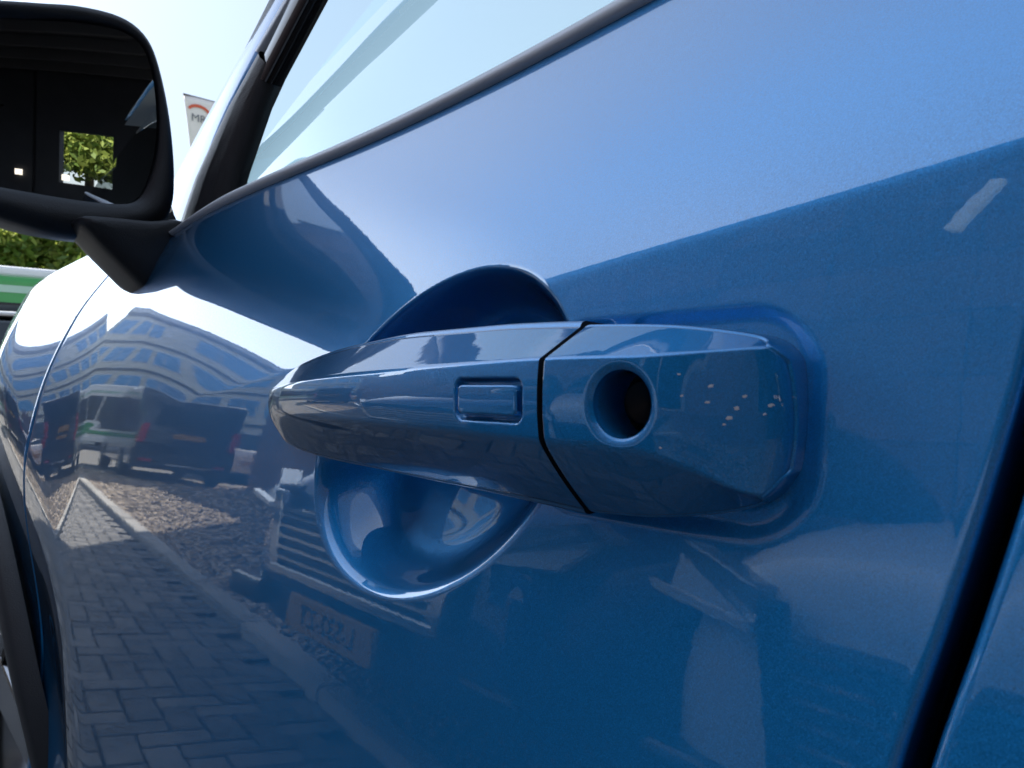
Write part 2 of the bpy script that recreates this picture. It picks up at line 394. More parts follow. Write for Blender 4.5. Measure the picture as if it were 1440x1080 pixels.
# ------------------------------------------------------------------ pull handle (grip)
e_face = pchip([(-.325, .003), (-.315, .0080), (-.30, .0155), (-.28, .0212), (-.25, .0270), (-.22, .0308), (-.19, .0335), (-.16, .0349), (-.13, .0353), (-.113, .0350), (-.10, .0322), (-.09, .0278), (-.08, .0215), (-.072, .0160), (-.066, .0112)])
r_top = pchip([(-.3245, -.0085), (-.318, -.0045), (-.3090, -.0008), (-.2976, .0025), (-.2732, .0074), (-.2459, .0109), (-.2241, .0128), (-.1813, .0147), (-.1464, .0147), (-.1137, .0137), (-.0924, .0126), (-.0778, .0105), (-.0712, .0088), (-.066, .0068)])
r_up = pchip([(-.3245, -.0090), (-.3166, -.0053), (-.2695, -.0006), (-.2273, .0020), (-.179, .0038), (-.1387, .0051), (-.1136, .0057), (-.0937, .0058), (-.0784, .0068), (-.066, .0080)])
r_lo = pchip([(-.3245, -.0150), (-.31, -.0140), (-.2925, -.0122), (-.2426, -.0118), (-.2049, -.0117), (-.1554, -.0120), (-.1142, -.0130), (-.0922, -.0142), (-.0823, -.0177), (-.0751, -.0215), (-.066, -.0250)])
r_bot = pchip([(-.3245, -.0165), (-.318, -.0205), (-.3066, -.0235), (-.2822, -.0262), (-.2426, -.0280), (-.1986, -.0284), (-.1625, -.0288), (-.1295, -.0296), (-.1128, -.0302), (-.0991, -.0298), (-.0834, -.0277), (-.0752, -.0255), (-.070, -.0225), (-.066, -.017)])
def smin(a, b, k):
    h = np.clip(0.5+0.5*(b-a)/k, 0, 1); return b*(1-h)+a*h-k*h*(1-h)
def e_handle(x, z, k=.0006):
    ef = e_face(x); zt, zu, zl, zb = r_top(x), r_up(x), r_lo(x), r_bot(x)
    et = ef*.60
    st = (ef-et)/np.maximum(zt-zu, .0015); sb = (ef-ef*.58)/np.maximum(zl-zb, .0015)
    zm = (zu+zl)/2; hh = np.maximum((zu-zl)/2, .002)
    f = ef + 0.0007*(1-((z-zm)/hh)**2)*np.clip(ef/.03, 0, 1)
    top = ef - (z-zu)*st
    dzb = (zl-z); bot = ef - dzb*sb*(0.82+0.22*np.clip(dzb/np.maximum(zl-zb, .0015), 0, 1.5))
    return smin(smin(f, top, k), bot, k)
# grip mesh: columns x, rows across front, then rolled round to the back and closed
XS = -.1143
gx = np.concatenate([-.3245+.0125*(np.linspace(0, 1, 26)**2)[:-1], np.arange(-.312, -.150, .0008), np.arange(-.150, XS, .00035), [XS]])
tv = np.linspace(0, 1, 120)
BX, BZ, BHX, BHZ = -.1317, -.0039, .0110, .00385
def e_back(x):
    return np.where(x < -.25, pchip([(-.3245, -.012), (-.30, -.010), (-.285, .002), (-.27, .009), (-.25, .0115)])(x), pchip([(-.25, .0115), (-.2, .0150), (-.15, .0150), (-.13, .010), (-.1143, -.006)])(x))
rows = []
ZT = r_top(gx); ZB = r_bot(gx)
rr = .0022
F = []
for t in tv:
    z = ZT + (ZB-ZT)*t
    e = e_handle(gx, z)
    sdb = rrect(gx, z, BX, BZ, BHX+.0007, BHZ+.0007, .0018)
    e = e - .0022*ss(1-(sdb)/.0010)*(sdb > -.0016) - .0022*(sdb <= -.0016)
    F.append((z, e))
e_t = e_handle(gx, ZT); e_b = e_handle(gx, ZB); eb = e_back(gx)
def roll(zedge, eedge, sgn):
    L = []
    rl = np.minimum(rr, np.maximum((eedge-eb)*.4, 0.0002))
    for a in np.linspace(0.25, math.pi/2, 6):
        L.append((zedge+sgn*(rl*math.sin(a)-rl*.25), eedge-rl*(1-math.cos(a))))
    zz_ = L[-1][0]
    for s in (.4, .8, .95):
        L.append((zz_ - sgn*.0012*s, L[-1][1]*(1-s) + (eb)*s if s < .9 else eb+.0003))
    L.append((zz_-sgn*.004, eb))
    return L
ring = [(z, e) for z, e in F]
T = roll(ZT, e_t, 1); B = roll(ZB, e_b, -1)
ring = T[::-1] + ring + B
zmid = (ZT+ZB)/2
ring = ring + [(zmid, eb)]
P = np.stack([np.stack([gx, -e, z+H0], -1) for z, e in ring], 0)   # ring, x, 3
grip = gridmesh('handle_grip', np.transpose(P, (1, 0, 2)).copy(), M['paint'], door, closed=True, flip=True)
# close the seam end with a dark end plate
endp = [tuple(p) for p in P[:, -1, :]]
b = MB(); b.v = endp; b.f = [tuple(range(len(endp)))]
b.build('grip_end', M['dark_void'], door, fix=False)

# ------------------------------------------------------------------ handle cap (polar mesh round the key hole)
XC0 = -.1125
def cap_end(z):
    u = (z+.0075)/.0165
    return -.0668 - .0022*np.clip(u, -1.3, 1.3)**2
def cap_e(x, z):
    e = e_handle(x, z, .0007)
    xe = cap_end(z)
    dr = xe-x                                # distance to the right edge
    rad = .0035
    e = e - np.where(dr < rad, rad-np.sqrt(np.maximum(rad*rad-(rad-np.clip(dr, 0, rad))**2, 0)), 0)*0.9
    # soft dish round the key hole
    return e
def param(s, t):
    """s 0..1 seam -> right edge, t 0..1 top -> bottom"""
    x = XC0 + s*(-.0690-XC0)
    for _ in range(3):
        z = r_top(np.minimum(x, -.0685)) + (r_bot(np.minimum(x, -.0685))-r_top(np.minimum(x, -.0685)))*t
        x = XC0 + s*(cap_end(z)-XC0)
    return x, z
# rounded outline of the parameter square
nA = 420
def sq(theta, r=.12, rl=.015):
    """point on rounded unit square boundary around centre in direction theta"""
    out = []
    for th in theta:
        c, s = math.cos(th), math.sin(th)
        lo, hi = 0.0, 1.5
        for _ in range(30):
            m_ = (lo+hi)/2; x = m_*c; y = m_*s
            r_ = r if x+HS > .5 else rl
            qx = abs(x+HS-.5)-.5+r_; qy = abs(y+HT-.5)-.5+r_
            d_ = math.hypot(max(qx, 0), max(qy, 0))+min(max(qx, qy), 0)-r_
            if d_ > 0: hi = m_
            else: lo = m_
        out.append((HS+lo*c, HT+lo*s))
    return np.array(out)
HX, HZ = -.0950, -.0043
# centre of the hole in parameter space
HS, HT = .4, .43
for _ in range(30):
    x_, z_ = param(np.array([HS]), np.array([HT])); HS -= (x_[0]-HX)*20; HT += (z_[0]-HZ)*20
th = np.linspace(0, 2*math.pi, nA, endpoint=False)
# hole boundary in parameter space: match ellipse rx, rz
RX, RZ = .0058, .0074
cosang, sinang = np.cos(th), np.sin(th)
hs = HS+.12*cosang; ht = HT+.2*sinang
tx = HX+RX*cosang; tz = HZ-RZ*sinang
for _ in range(60):
    x_, z_ = param(hs, ht); hs -= (x_-tx)*12; ht += (z_-tz)*12
bo = sq(th)
layers = []
for q in np.linspace(0, 1, 130):
    w_ = q**1.15
    s_ = hs*(1-w_)+bo[:, 0]*w_; t_ = ht*(1-w_)+bo[:, 1]*w_
    x_, z_ = param(s_, t_)
    e_ = cap_e(x_, z_)
    rho = np.hypot((x_-HX)/RX, (z_-HZ)/RZ)
    e_ = e_ - .0011*np.clip(1-(rho-1)/.30, 0, 1)**2
    layers.append((x_, z_, e_))
# hole wall going in along the face normal
hn = Vector((.30, 0, .955))    # (x, -, e) direction outwards
inner = []
x0, z0, e0 = layers[0]
for k, dpt in enumerate([.0004, .0010, .002, .006, .014]):
    sh = 1-.03*min(k, 2)
    xx = HX+(x0-HX)*sh; zz_ = HZ+(z0-HZ)*sh
    inner.append((xx-hn[0]*dpt*.6, zz_, e0-dpt-(.0002 if k else 0)))
# outer skirt, rolled over the rim then back to the body
outer = []
x1, z1, e1 = layers[-1]
cxm, czm = (XC0+-.067)/2, -.008
dx = x1-np.roll(x1, 1)+np.roll(x1, -1)-x1; dz = np.roll(z1, -1)-np.roll(z1, 1)
tx_ = np.roll(x1, -1)-np.roll(x1, 1); tz_ = np.roll(z1, -1)-np.roll(z1, 1)
nl = np.hypot(tx_, tz_)+1e-9; nx, nz = -tz_/nl, tx_/nl
sg = np.sign(nx*(x1-cxm)+nz*(z1-czm)); nx *= sg; nz *= sg
for a in np.linspace(.3, math.pi/2, 5):
    r_ = .0009
    outer.append((x1+nx*r_*(math.sin(a)-.3), z1+nz*r_*(math.sin(a)-.3), e1-r_*(1-math.cos(a))))
xl_, zl_, el_ = outer[-1]
for f_ in (.5, 1.0):
    outer.append((xl_, zl_, el_*(1-f_)+(-.008)*f_))
allr = inner[::-1]+layers+outer
P = np.stack([np.stack([x_, -e_, z_+H0], -1) for x_, z_, e_ in allr], 0)
cap = gridmesh('handle_cap', P, M['paint'], door, closed=True, flip=False)
# lock barrel deep in the hole
hc = Vector((HX-.30*.0105, -(float(e_face(HX))-.0135), HZ+H0)); ax = Vector((.30, -.955, 0))
b = MB(); b.lathe([(.0073, -.006), (.0073, 0), (.0067, .0007), (.0062, .0002), (.0056, -.0003), (.0050, .0001), (.0044, -.0004), (.0, -.0016)], hc, ax, 48, cap=False)
lock = b.build('lock_barrel', M['steel'], door, smooth=True)
# keyless button in its groove
def btn(x, z): return e_handle(x, z)
nb = 40; Pb = []
bx = np.linspace(-1, 1, 61); bz = np.linspace(-1, 1, 33)
for v in bz:
    row = []
    for u in bx:
        x = BX+u*BHX*.985; z = BZ+v*BHZ*.97
        sdv = float(rrect(np.array(x), np.array(z), BX, BZ, BHX*.985, BHZ*.97, .0013))
        e = float(e_handle(np.array(x), np.array(z))) + .0004
        r0 = .0006
        dd = -sdv
        e -= (r0-math.sqrt(max(r0*r0-(r0-min(max(dd, 0), r0))**2, 0)))
        if sdv > 0: e -= .0012
        row.append((x, -e, z+H0))
    Pb.append(row)
Pb = np.array(Pb)
rim_ = np.concatenate([Pb[0], Pb[1:, -1], Pb[-1, ::-1][1:], Pb[::-1, 0][1:-1]])
gridmesh('lock_button', Pb, M['paint'], door, flip=False)
# seam gasket between grip and cap
b = MB()
sec = [(z, e) for z, e in zip(np.linspace(float(r_top(XS))-.001, float(r_bot(XS))+.001, 40), [0]*40)]
zz2 = np.linspace(float(r_top(XS))-.0006, float(r_bot(XS))+.0006, 40); ee2 = e_handle(np.full(40, XS), zz2)-.0016
poly = [(XS-.0004, -e, z+H0) for z, e in zip(zz2, ee2)] + [(XS-.0004, .004, zz2[-1]+H0), (XS-.0004, .004, zz2[0]+H0)]
b.poly(poly, (.0021, 0, 0)).build('seam_gasket', M['rubber'], door)
# dried specks on the cap
for (x, z) in [(-.0844, .0020), (-.0838, -.0024), (-.0791, -.0004), (-.0796, -.0037), (-.0736, -.0025), (-.0749, -.0049), (-.0760, -.0069), (-.0769, -.0083), (-.0705, -.0061), (-.0697, -.0043), (-.0876, -.0133)]:
    x += .0004
    n = 9; r = random.uniform(.00026, .0005); pts = []
    e_c = float(cap_e(np.array(x), np.array(z)))
    gxn = (float(cap_e(np.array(x+.0005), np.array(z)))-e_c)/.0005
    b = MB()
    for k in range(n):
        a = 2*math.pi*k/n; q = r*random.uniform(.55, 1.35); xx = x+q*1.2*math.cos(a); zz_ = z+q*.8*math.sin(a)
        b.v.append((xx, -(e_c+gxn*(xx-x)+.00001), zz_+H0))
    b.v.append((x, -(e_c+.00012), z+H0))
    b.f = [(k, (k+1) % n, n) for k in range(n)]
    b.build('dirt_speck', M['dirt'], door, smooth=True, fix=False)

# ------------------------------------------------------------------ belt moulding and glasshouse
P = []
for x in np.linspace(-.66, .80, 160):
    zb_ = float(zbelt(x)); y = -float(e_base(x, zb_))
    hgt = .0082 if x > -.5 else .0082*max(.25, 1-(-.5-x)/.2)
    prof = [(.004, -.0015), (-.0018, -.0005), (-.0030, .002), (-.0026, hgt*.55), (.0002, hgt*.9), (.004, hgt), (.012, hgt), (.012, -.002)]
    P.append([(x, y+a, zb_+c+H0+.0004) for a, c in prof])
o = gridmesh('belt_moulding', np.array(P), M['trim'], CAR, closed=True)
sm = o.modifiers.new('s', 'SUBSURF'); sm.levels = 1; sm.render_levels = 2
def yb(x): return -float(e_base(x, float(zbelt(x))))
# side glass
P = []
for x in np.linspace(0, 1, 30):
    row = []
    for t in np.linspace(0, 1, 12):
        xb = -.60+x*1.38; xt = -.26+x*1.01; X = xb+(xt-xb)*t
        y0 = yb(max(xb, -.62))+.016; row.append((X, y0+(0.262-y0)*t - .004*math.sin(math.pi*t), H0+float(zbelt(xb))+.006+t*(.52-.128)))
    P.append(row)
gridmesh('side_window', np.array(P), M['window'], CAR)
def plate(name, L, Rr, mt, dep=.012, par=CAR, bev=.0015, bulge=0.0):
    """thick strip between two rails of 3D points, z relative"""
    n = len(L); P = []
    for a, c in zip(L, Rr):
        a = Vector(a)+Vector((0, 0, H0)); c = Vector(c)+Vector((0, 0, H0)); mid = (a+c)/2+Vector((0, -bulge, 0)); q1 = a*.75+c*.25+Vector((0, -bulge*.75, 0)); q3 = a*.25+c*.75+Vector((0, -bulge*.75, 0)); d = Vector((0, dep, 0))
        P.append([a+d, a, q1, mid, q3, c, c+d])
    o = gridmesh(name, np.array([[tuple(v) for v in r] for r in P]), M[mt], par, closed=True, smooth=bulge > 0)
    return o
# black sail panel and window frame leaning back along the pillar
plate('sail_panel', [(-.668, .060, .122), (-.628, .066, .175), (-.580, .076, .226), (-.540, .085, .2600)], [(-.556, .062, .134), (-.545, .067, .165), (-.528, .077, .212), (-.516, .085, .2390)], 'black_plastic', bulge=.006)
plate('window_frame', [(-.545, .083, .245), (-.500, .094, .2950), (-.40, .120, .385), (-.235, .175, .52)], [(-.520, .081, .228), (-.464, .094, .2840), (-.36, .121, .370), (-.190, .178, .50)], 'black_gloss', bulge=.003)
plate('pillar_strip', [(-.5585, .089, .268), (-.523, .1000, .3050), (-.42, .128, .402), (-.26, .182, .55)], [(-.548, .086, .262), (-.512, .0985, .2990), (-.41, .126, .396), (-.25, .18, .54)], 'trim', bulge=.001)
plate('windscreen_pillar', [(-.735, .078, .190), (-.672, .086, .235), (-.610, .094, .276), (-.556, .102, .310), (-.44, .135, .42), (-.29, .19, .57)], [(-.66, .072, .125), (-.620, .080, .190), (-.572, .086, .238), (-.53, .096, .275), (-.42, .128, .395), (-.27, .183, .545)], 'paint', bulge=.004)
plate('windscreen_seal', [(-.737, .080, .1925), (-.674, .0885, .2375), (-.612, .0965, .2785), (-.562, .103, .3170), (-.45, .137, .432), (-.30, .192, .582)], [(-.734, .079, .190), (-.671, .0865, .235), (-.609, .0945, .276), (-.549, .102, .303), (-.435, .134, .413), (-.285, .19, .565)], 'black_plastic', dep=.006)
# roof, windscreen, dash
P = []
for x in np.linspace(-.30, 1.4, 12):
    P.append([(x, y, H0+.565+.045*math.sin(math.pi*(y-.20)/1.35)-.02*max(-x, 0)) for y in np.linspace(.20, 1.55, 16)])
gridmesh('roof', np.array(P), M['paint'], CAR)
P2 = np.array(P); P2[..., 2] -= .025
gridmesh('headliner', P2, M['headliner'], CAR)
P = []
for y in np.linspace(.08, 1.62, 16):
    c = math.sin(math.pi*(y-.08)/1.54); P.append([(-.77-.22*c+(.50+.16*c)*t, .10+(y-.08)*.97+(.10*(1-(y-.08)/.77))*t, H0+.185+.39*t+.02*c) for t in np.linspace(0, 1, 10)])
gridmesh('windscreen', np.array(P), M['screen'], CAR)
b = MB(); b.poly([(-1.0, .12, H0+.15), (-.72, .12, H0+.17), (-.35, .12, H0+.08), (-.35, .12, H0-.2), (-1.0, .12, H0-.2)], (0, 1.4, 0)).build('dashboard', M['interior'], CAR, bevel=.02)
b = MB(); b.box((-1.0, 1.66, H0-.7), (1.4, 1.72, H0+.12)); b.build('far_side_door', M['paint'], CAR)

# ------------------------------------------------------------------ side mirror
outer_ = [(-0.0674, 0.2861), (-0.0404, 0.2954), (-0.0164, 0.302), (0.0091, 0.3045), (0.0260, 0.3000), (0.0380, 0.2870), (0.0463, 0.262), (0.0532, 0.2272), (0.0575, 0.1851), (0.0565, 0.158), (0.0486, 0.1405), (0.0251, 0.1267), (0.0028, 0.1195), (-0.0319, 0.1190), (-0.0674, 0.1265), (-0.1046, 0.1367), (-0.1349, 0.153), (-0.1456, 0.1866), (-0.1385, 0.2271), (-0.1086, 0.2644)]
glass_ = [(-0.0674, 0.2749), (-0.045, 0.2817), (-0.0227, 0.2873), (0.0039, 0.2913), (0.0197, 0.2900), (0.0310, 0.2820), (0.0372, 0.2664), (0.0406, 0.2482), (0.0425, 0.2215), (0.0412, 0.1969), (0.0372, 0.1755), (0.0317, 0.1600), (0.0240, 0.1520), (0.0091, 0.1486), (-0.0129, 0.1473), (-0.0404, 0.1474), (-0.0674, 0.1484), (-0.1007, 0.1512), (-0.1257, 0.1599), (-0.1349, 0.1894), (-0.1276, 0.2257), (-0.1007, 0.2571)]
def widen(L): return [((y if y > -.06 else -.06+(y+.06)*1.6), z) for y, z in L]
outer_, glass_ = widen(outer_), widen(glass_)
mc = np.array((-.065, .212))
def polar(loop, n=160):
    Q = sresample(loop, 1200)-mc; a = np.arctan2(Q[:, 1], Q[:, 0]); r = np.hypot(Q[:, 0], Q[:, 1]); i = np.argsort(a); a = a[i]; r = r[i]
    th_ = np.linspace(-math.pi, math.pi, n, endpoint=False)
    rr_ = np.interp(th_, a, r, period=2*math.pi); return np.stack([rr_*np.cos(th_), rr_*np.sin(th_)], -1)
OL = polar(outer_); GL = polar(glass_)
MXF = -.648
TY, TZ = 0.0, 0.0
def glx(y, z): return MXF-.012 + (y-mc[0])*.13 + (z-mc[1])*.08
def ringat(loop, x, sc=1.0, dz=0, dy=0): return np.stack([np.full(len(loop), x), mc[0]+dy+loop[:, 0]*sc, mc[1]+dz+loop[:, 1]*sc+H0], -1)
mid1 = GL*.25+OL*.75
rings = [ringat(GL, MXF-.018, .985), ringat(GL, MXF-.006, 1.0), ringat(GL*.8+OL*.2, MXF-.001), ringat(GL*.45+OL*.55, MXF+.0015), ringat(GL*.12+OL*.88, MXF-.0005), ringat(OL, MXF-.008),
         ringat(OL, MXF-.022, 1.005), ringat(OL, MXF-.045, .985, 0, -.002), ringat(OL, MXF-.070, .93, 0, -.006), ringat(OL, MXF-.092, .82, 0, -.012), ringat(OL, MXF-.108, .64, 0, -.018), ringat(OL, MXF-.118, .40, 0, -.022), ringat(OL, MXF-.122, .12, 0, -.024)]
mirror = gridmesh('side_mirror', np.array(rings), M['black_plastic'], CAR, closed=True, flip=True)
G = []
for s_ in np.linspace(1, .01, 24):
    L = GL*s_*.99; y = mc[0]+L[:, 0]; z = mc[1]+L[:, 1]
    G.append(np.stack([glx(y, z)-((y-mc[0])**2+(z-mc[1])**2)/(2*1.6), y, z+H0], -1))
gridmesh('mirror_glass', np.array(G), M['mirror'], mirror, closed=True)
# mirror arm
arm_sec = sresample([(-.022, .1275), (-.010, .1120), (.0100, .0915), (.0250, .0775), (.035, .0795), (.0500, .1000), (.0620, .1190), (.062, .1310), (.050, .1370), (.028, .1325), (.000, .1310)], 48)
P = []
for x_, sc_ in ((-.690, .30), (-.688, .70), (-.682, .90), (-.668, .98), (-.650, 1.0), (-.632, 1.0), (-.622, .965), (-.617, .88), (-.615, .70), (-.6145, .40), (-.6143, .01)):
    P.append([(x_, .022+(y-.022)*sc_, .116+(z-.116)*sc_+H0) for y, z in arm_sec])
gridmesh('mirror_arm', np.array(P), M['black_plastic'], mirror, closed=True)
#SURROUNDINGS

# ================================================================== surroundings (mostly real things on the far side of the camera)
def brickmat(name, cols, rough=0.85, bump=0.4, bscale=120, nscale=6):
    m = bpy.data.materials.new(name); m.use_nodes = True; t = m.node_tree; b = t.nodes['Principled BSDF']; b.inputs['Roughness'].default_value = rough
    oi = N(t, 'ShaderNodeObjectInfo'); tcn = N(t, 'ShaderNodeTexCoord'); ge = N(t, 'ShaderNodeNewGeometry')
    n1 = N(t, 'ShaderNodeTexNoise', Scale=nscale, Detail=6.0, Roughness=.65); t.links.new(ge.outputs['Position'], n1.inputs[0])
    r = N(t, 'ShaderNodeValToRGB'); r.color_ramp.elements[0].color = (*cols[0], 1); r.color_ramp.elements[1].color = (*cols[-1], 1)
    r.color_ramp.elements[0].position = .3; r.color_ramp.elements[1].position = .7
    ad = N(t, 'ShaderNodeMath', operation='MULTIPLY_ADD'); t.links.new(oi.outputs['Random'], ad.inputs[0]); ad.inputs[1].default_value = .35
    ri = N(t, 'ShaderNodeMath', operation='MULTIPLY_ADD'); t.links.new(ge.outputs['Random Per Island'], ri.inputs[0]); ri.inputs[1].default_value = .35; ri.inputs[2].default_value = -.35
    s1 = N(t, 'ShaderNodeMath', operation='ADD'); t.links.new(n1.outputs[0], s1.inputs[0]); t.links.new(ri.outputs[0], s1.inputs[1])
    t.links.new(s1.outputs[0], ad.inputs[2]); t.links.new(ad.outputs[0], r.inputs[0]); t.links.new(r.outputs[0], b.inputs['Base Color'])
    n2 = N(t, 'ShaderNodeTexNoise', Scale=bscale, Detail=5.0); t.links.new(ge.outputs['Position'], n2.inputs[0])
    bp = N(t, 'ShaderNodeBump', Strength=bump, Distance=.004); t.links.new(n2.outputs[0], bp.inputs['Height']); t.links.new(bp.outputs[0], b.inputs['Normal'])
    return m
M['paver'] = brickmat('grey_paver', [(.065, .065, .066), (.17, .165, .16)])
M['soil'] = brickmat('joint_sand', [(.035, .034, .032), (.06, .058, .052)])
M['kerb'] = brickmat('kerb_concrete', [(.22, .215, .20), (.34, .33, .31)])
M['gravel'] = brickmat('gravel_stone', [(.26, .21, .16), (.80, .68, .54)], nscale=30)
M['asphalt'] = brickmat('asphalt', [(.05, .05, .05), (.10, .10, .10)])
M['block'] = brickmat('brown_block', [(.24, .165, .16), (.40, .28, .265)], nscale=3)
M['concrete'] = brickmat('office_concrete', [(.60, .60, .54), (.76, .75, .68)], nscale=1.5)
M['mortar'] = mat('dark_joint', (.20, .14, .135), .9)
M['pane'] = mat('blue_office_pane', (.10, .28, .55), .08, metal=.3)
M['pane_dark'] = mat('dark_pane', (.02, .03, .04), .05)
M['white'] = mat('white_paint', (.78, .79, .80), .3, coat=.6)
M['green'] = mat('green_bus_paint', (.035, .30, .06), .3, coat=.5)
M['palegreen'] = mat('pale_green_band', (.42, .62, .50), .4)
M['van_paint'] = mat('dark_van_paint', (.012, .014, .022), .2, coat=.8)
M['yellow'] = mat('yellow_plate', (.42, .24, .06), .45)
M['ink'] = mat('plate_ink', (.01, .01, .01), .5)
M['red'] = mat('red_lamp_glass', (.45, .01, .02), .12, coat=.8)
M['chrome'] = mat('chrome', (.75, .76, .78), .08, metal=1.0)
M['lens'] = mat('clear_lens', (.22, .25, .29), .08, metal=.3)
M['plankdark'] = mat('hall_cladding_dark', (.032, .033, .038), .7, noise_amt=.15, nscale=2)
M['beam'] = mat('hall_beam', (.085, .080, .080), .7)
M['orange'] = mat('orange_print', (.62, .10, .04), .6)
M['greyprint'] = mat('grey_print', (.15, .15, .17), .6)
M['fabric'] = mat('banner_cloth', (.74, .68, .64), .8)
M['bark'] = mat('bark', (.09, .07, .05), .9, noise_amt=.3)
def emis(name, col, s):
    m = mat(name, (.8, .8, .8), .5); b = m.node_tree.nodes['Principled BSDF']; b.inputs['Emission Color'].default_value = (*col, 1); b.inputs['Emission Strength'].default_value = s; return m
M['lamp'] = emis('hall_lamp_glow', (1, .85, .65), 0.8)
def leafmat(name, c0, c1):
    m = bpy.data.materials.new(name); m.use_nodes = True; t = m.node_tree; b = t.nodes['Principled BSDF']; b.inputs['Roughness'].default_value = .55
    ge = N(t, 'ShaderNodeNewGeometry'); r = N(t, 'ShaderNodeValToRGB'); r.color_ramp.elements[0].color = (*c0, 1); r.color_ramp.elements[1].color = (*c1, 1)
    t.links.new(ge.outputs['Random Per Island'], r.inputs[0]); t.links.new(r.outputs[0], b.inputs['Base Color'])
    tl = N(t, 'ShaderNodeBsdfTranslucent'); t.links.new(r.outputs[0], tl.inputs[0]); ms = N(t, 'ShaderNodeMixShader'); ms.inputs[0].default_value = .45
    t.links.new(b.outputs[0], ms.inputs[1]); t.links.new(tl.outputs[0], ms.inputs[2]); t.links.new(ms.outputs[0], t.nodes['Material Output'].inputs[0]); return m
M['leaf'] = leafmat('leaf_green', (.10, .17, .03), (.38, .42, .09))

# ground, asphalt yard, paving, kerb, gravel
def sheet(name, x0, x1, y0, y1, z, m, n=2):
    me = npmesh(name, [(x0, y0, z), (x1, y0, z), (x1, y1, z), (x0, y1, z)], [(0, 1, 2, 3)], False)
    return tag(link(name, me, m), kind='structure')
sheet('ground', -400, 400, -400, 400, -.03, M['asphalt'])
KA = R(5.7)                                   # the kerb runs at a slight angle to the car
KC, KS = math.cos(KA), math.sin(KA)
def K(u, v, z=0.0):                           # u along the kerb (towards the rear of the car), v towards the car
    return (u*KC - v*KS, -1.04 + u*KS + v*KC, z)
def ksheet(name, u0, u1, v0, v1, z, m):
    me = npmesh(name, [K(u0, v0, z), K(u1, v0, z), K(u1, v1, z), K(u0, v1, z)], [(0, 1, 2, 3)], False)
    return tag(link(name, me, m), kind='structure')
paving = ksheet('paving', -26, 9, 0, 2.6, -.012, M['soil'])
LB, WB, JT = .210, .105, .0045
def bricks():
    out = []
    for i in range(-240, 110):
        for j in range(-60, 60):
            # herringbone laid square to the kerb
            k = (i - j) % 4
            if k == 0:  c = ((i+1)*WB, (j+.5)*WB, 0)       # lies along u, covers i, i+1
            elif k == 2: c = None
            else: c = None
            if c and True: out.append(c)
            if (i - j) % 4 == 3: out.append(((i+.5)*WB, (j)*WB, 1))   # stands across, covers j-1? two cells
    return out
def brick_mesh(var):
    bm = bmesh.new(); L, W, h = LB-JT*1.6, WB-JT*1.6, .05
    bmesh.ops.create_cube(bm, size=1, matrix=Matrix.Translation((0, 0, -h/2)) @ Matrix.Diagonal((L, W, h, 1)))
    e = [e for e in bm.edges if all(v.co.z > -.01 for v in e.verts)]
    bmesh.ops.bevel(bm, geom=e, offset=.0035, segments=1, affect='EDGES')
    for v in bm.verts: v.co += Vector((random.uniform(-.001, .001), random.uniform(-.001, .001), random.uniform(-.0006, .0006)))
    me = bpy.data.meshes.new('brick'); bm.to_mesh(me); bm.free(); me.materials.append(M['paver']); return me
BM = [brick_mesh(i) for i in range(4)]
cells = []
for a in range(-130, 50):
    for bb in range(-14, 40):
        # classic 90 degree herringbone: pairs step by (1,1), repeat by (4,0)/(2,-2)... in brick-width units
        pass
occ = set()
for j in range(0, 22):
    for i in range(-240, 90):
        k = (i + j) % 4
        if k == 0: cells.append(((i+1)*WB, (j+.5)*WB, 0))
        elif k == 2: cells.append(((i+.5)*WB, (j+1)*WB, 1))
cells = [c for c in cells if 0.02 < c[1] < 1.85]
cells.sort(key=lambda c: (c[0]+2.0)**2 + 6*(c[1]-.3)**2)
near, far = cells[:290], cells[290:]
for u, v, o_ in near:
    me = random.choice(BM); ob = bpy.data.objects.new('brick', me); COL.objects.link(ob); ob.parent = paving
    ob.location = K(u, v, .004+random.uniform(-.0015, .0015)); ob.rotation_euler = (random.gauss(0, .006), random.gauss(0, .006), KA+(math.pi/2 if o_ else 0)+random.gauss(0, .006))
V = []; F = []
tmpl = np.array([v.co[:] for v in BM[0].vertices]); tf = [tuple(p.vertices) for p in BM[0].polygons]
for u, v, o_ in far:
    a = KA+(math.pi/2 if o_ else 0)+random.gauss(0, .006); c, s = math.cos(a), math.sin(a); p = K(u, v, .004+random.uniform(-.0015, .0015)); off = len(V)
    V += [(p[0]+c*q[0]-s*q[1], p[1]+s*q[0]+c*q[1], p[2]+q[2]) for q in tmpl]; F += [tuple(off+i for i in f) for f in tf]
me = npmesh('far_bricks', np.array(V), F, False); o = link('far_bricks', me, M['paver'], paving); o['kind'] = 'stuff'
# kerb stones
kb = tag(empty('kerb', K(0, 0)), kind='structure')
kb_me = None
bm = bmesh.new(); bmesh.ops.create_cube(bm, size=1, matrix=Matrix.Translation((0, -.06, -.03)) @ Matrix.Diagonal((.992, .12, .17, 1)))
bmesh.ops.bevel(bm, geom=[e for e in bm.edges], offset=.008, segments=2, affect='EDGES'); kb_me = bpy.data.meshes.new('kerb_stone'); bm.to_mesh(kb_me); bm.free(); kb_me.materials.append(M['kerb'])
for k in range(-25, 9):
    ob = bpy.data.objects.new('kerb_stone', kb_me); COL.objects.link(ob); ob.parent = kb
    p = Vector(K(k, 0))-Vector(K(0, 0)); ob.location = (p.x, p.y, random.uniform(-.003, .003)); ob.rotation_euler = (0, 0, KA)
gb = ksheet('gravel_bed', -30, 9, -12, -.12, -.004, M['soil'])
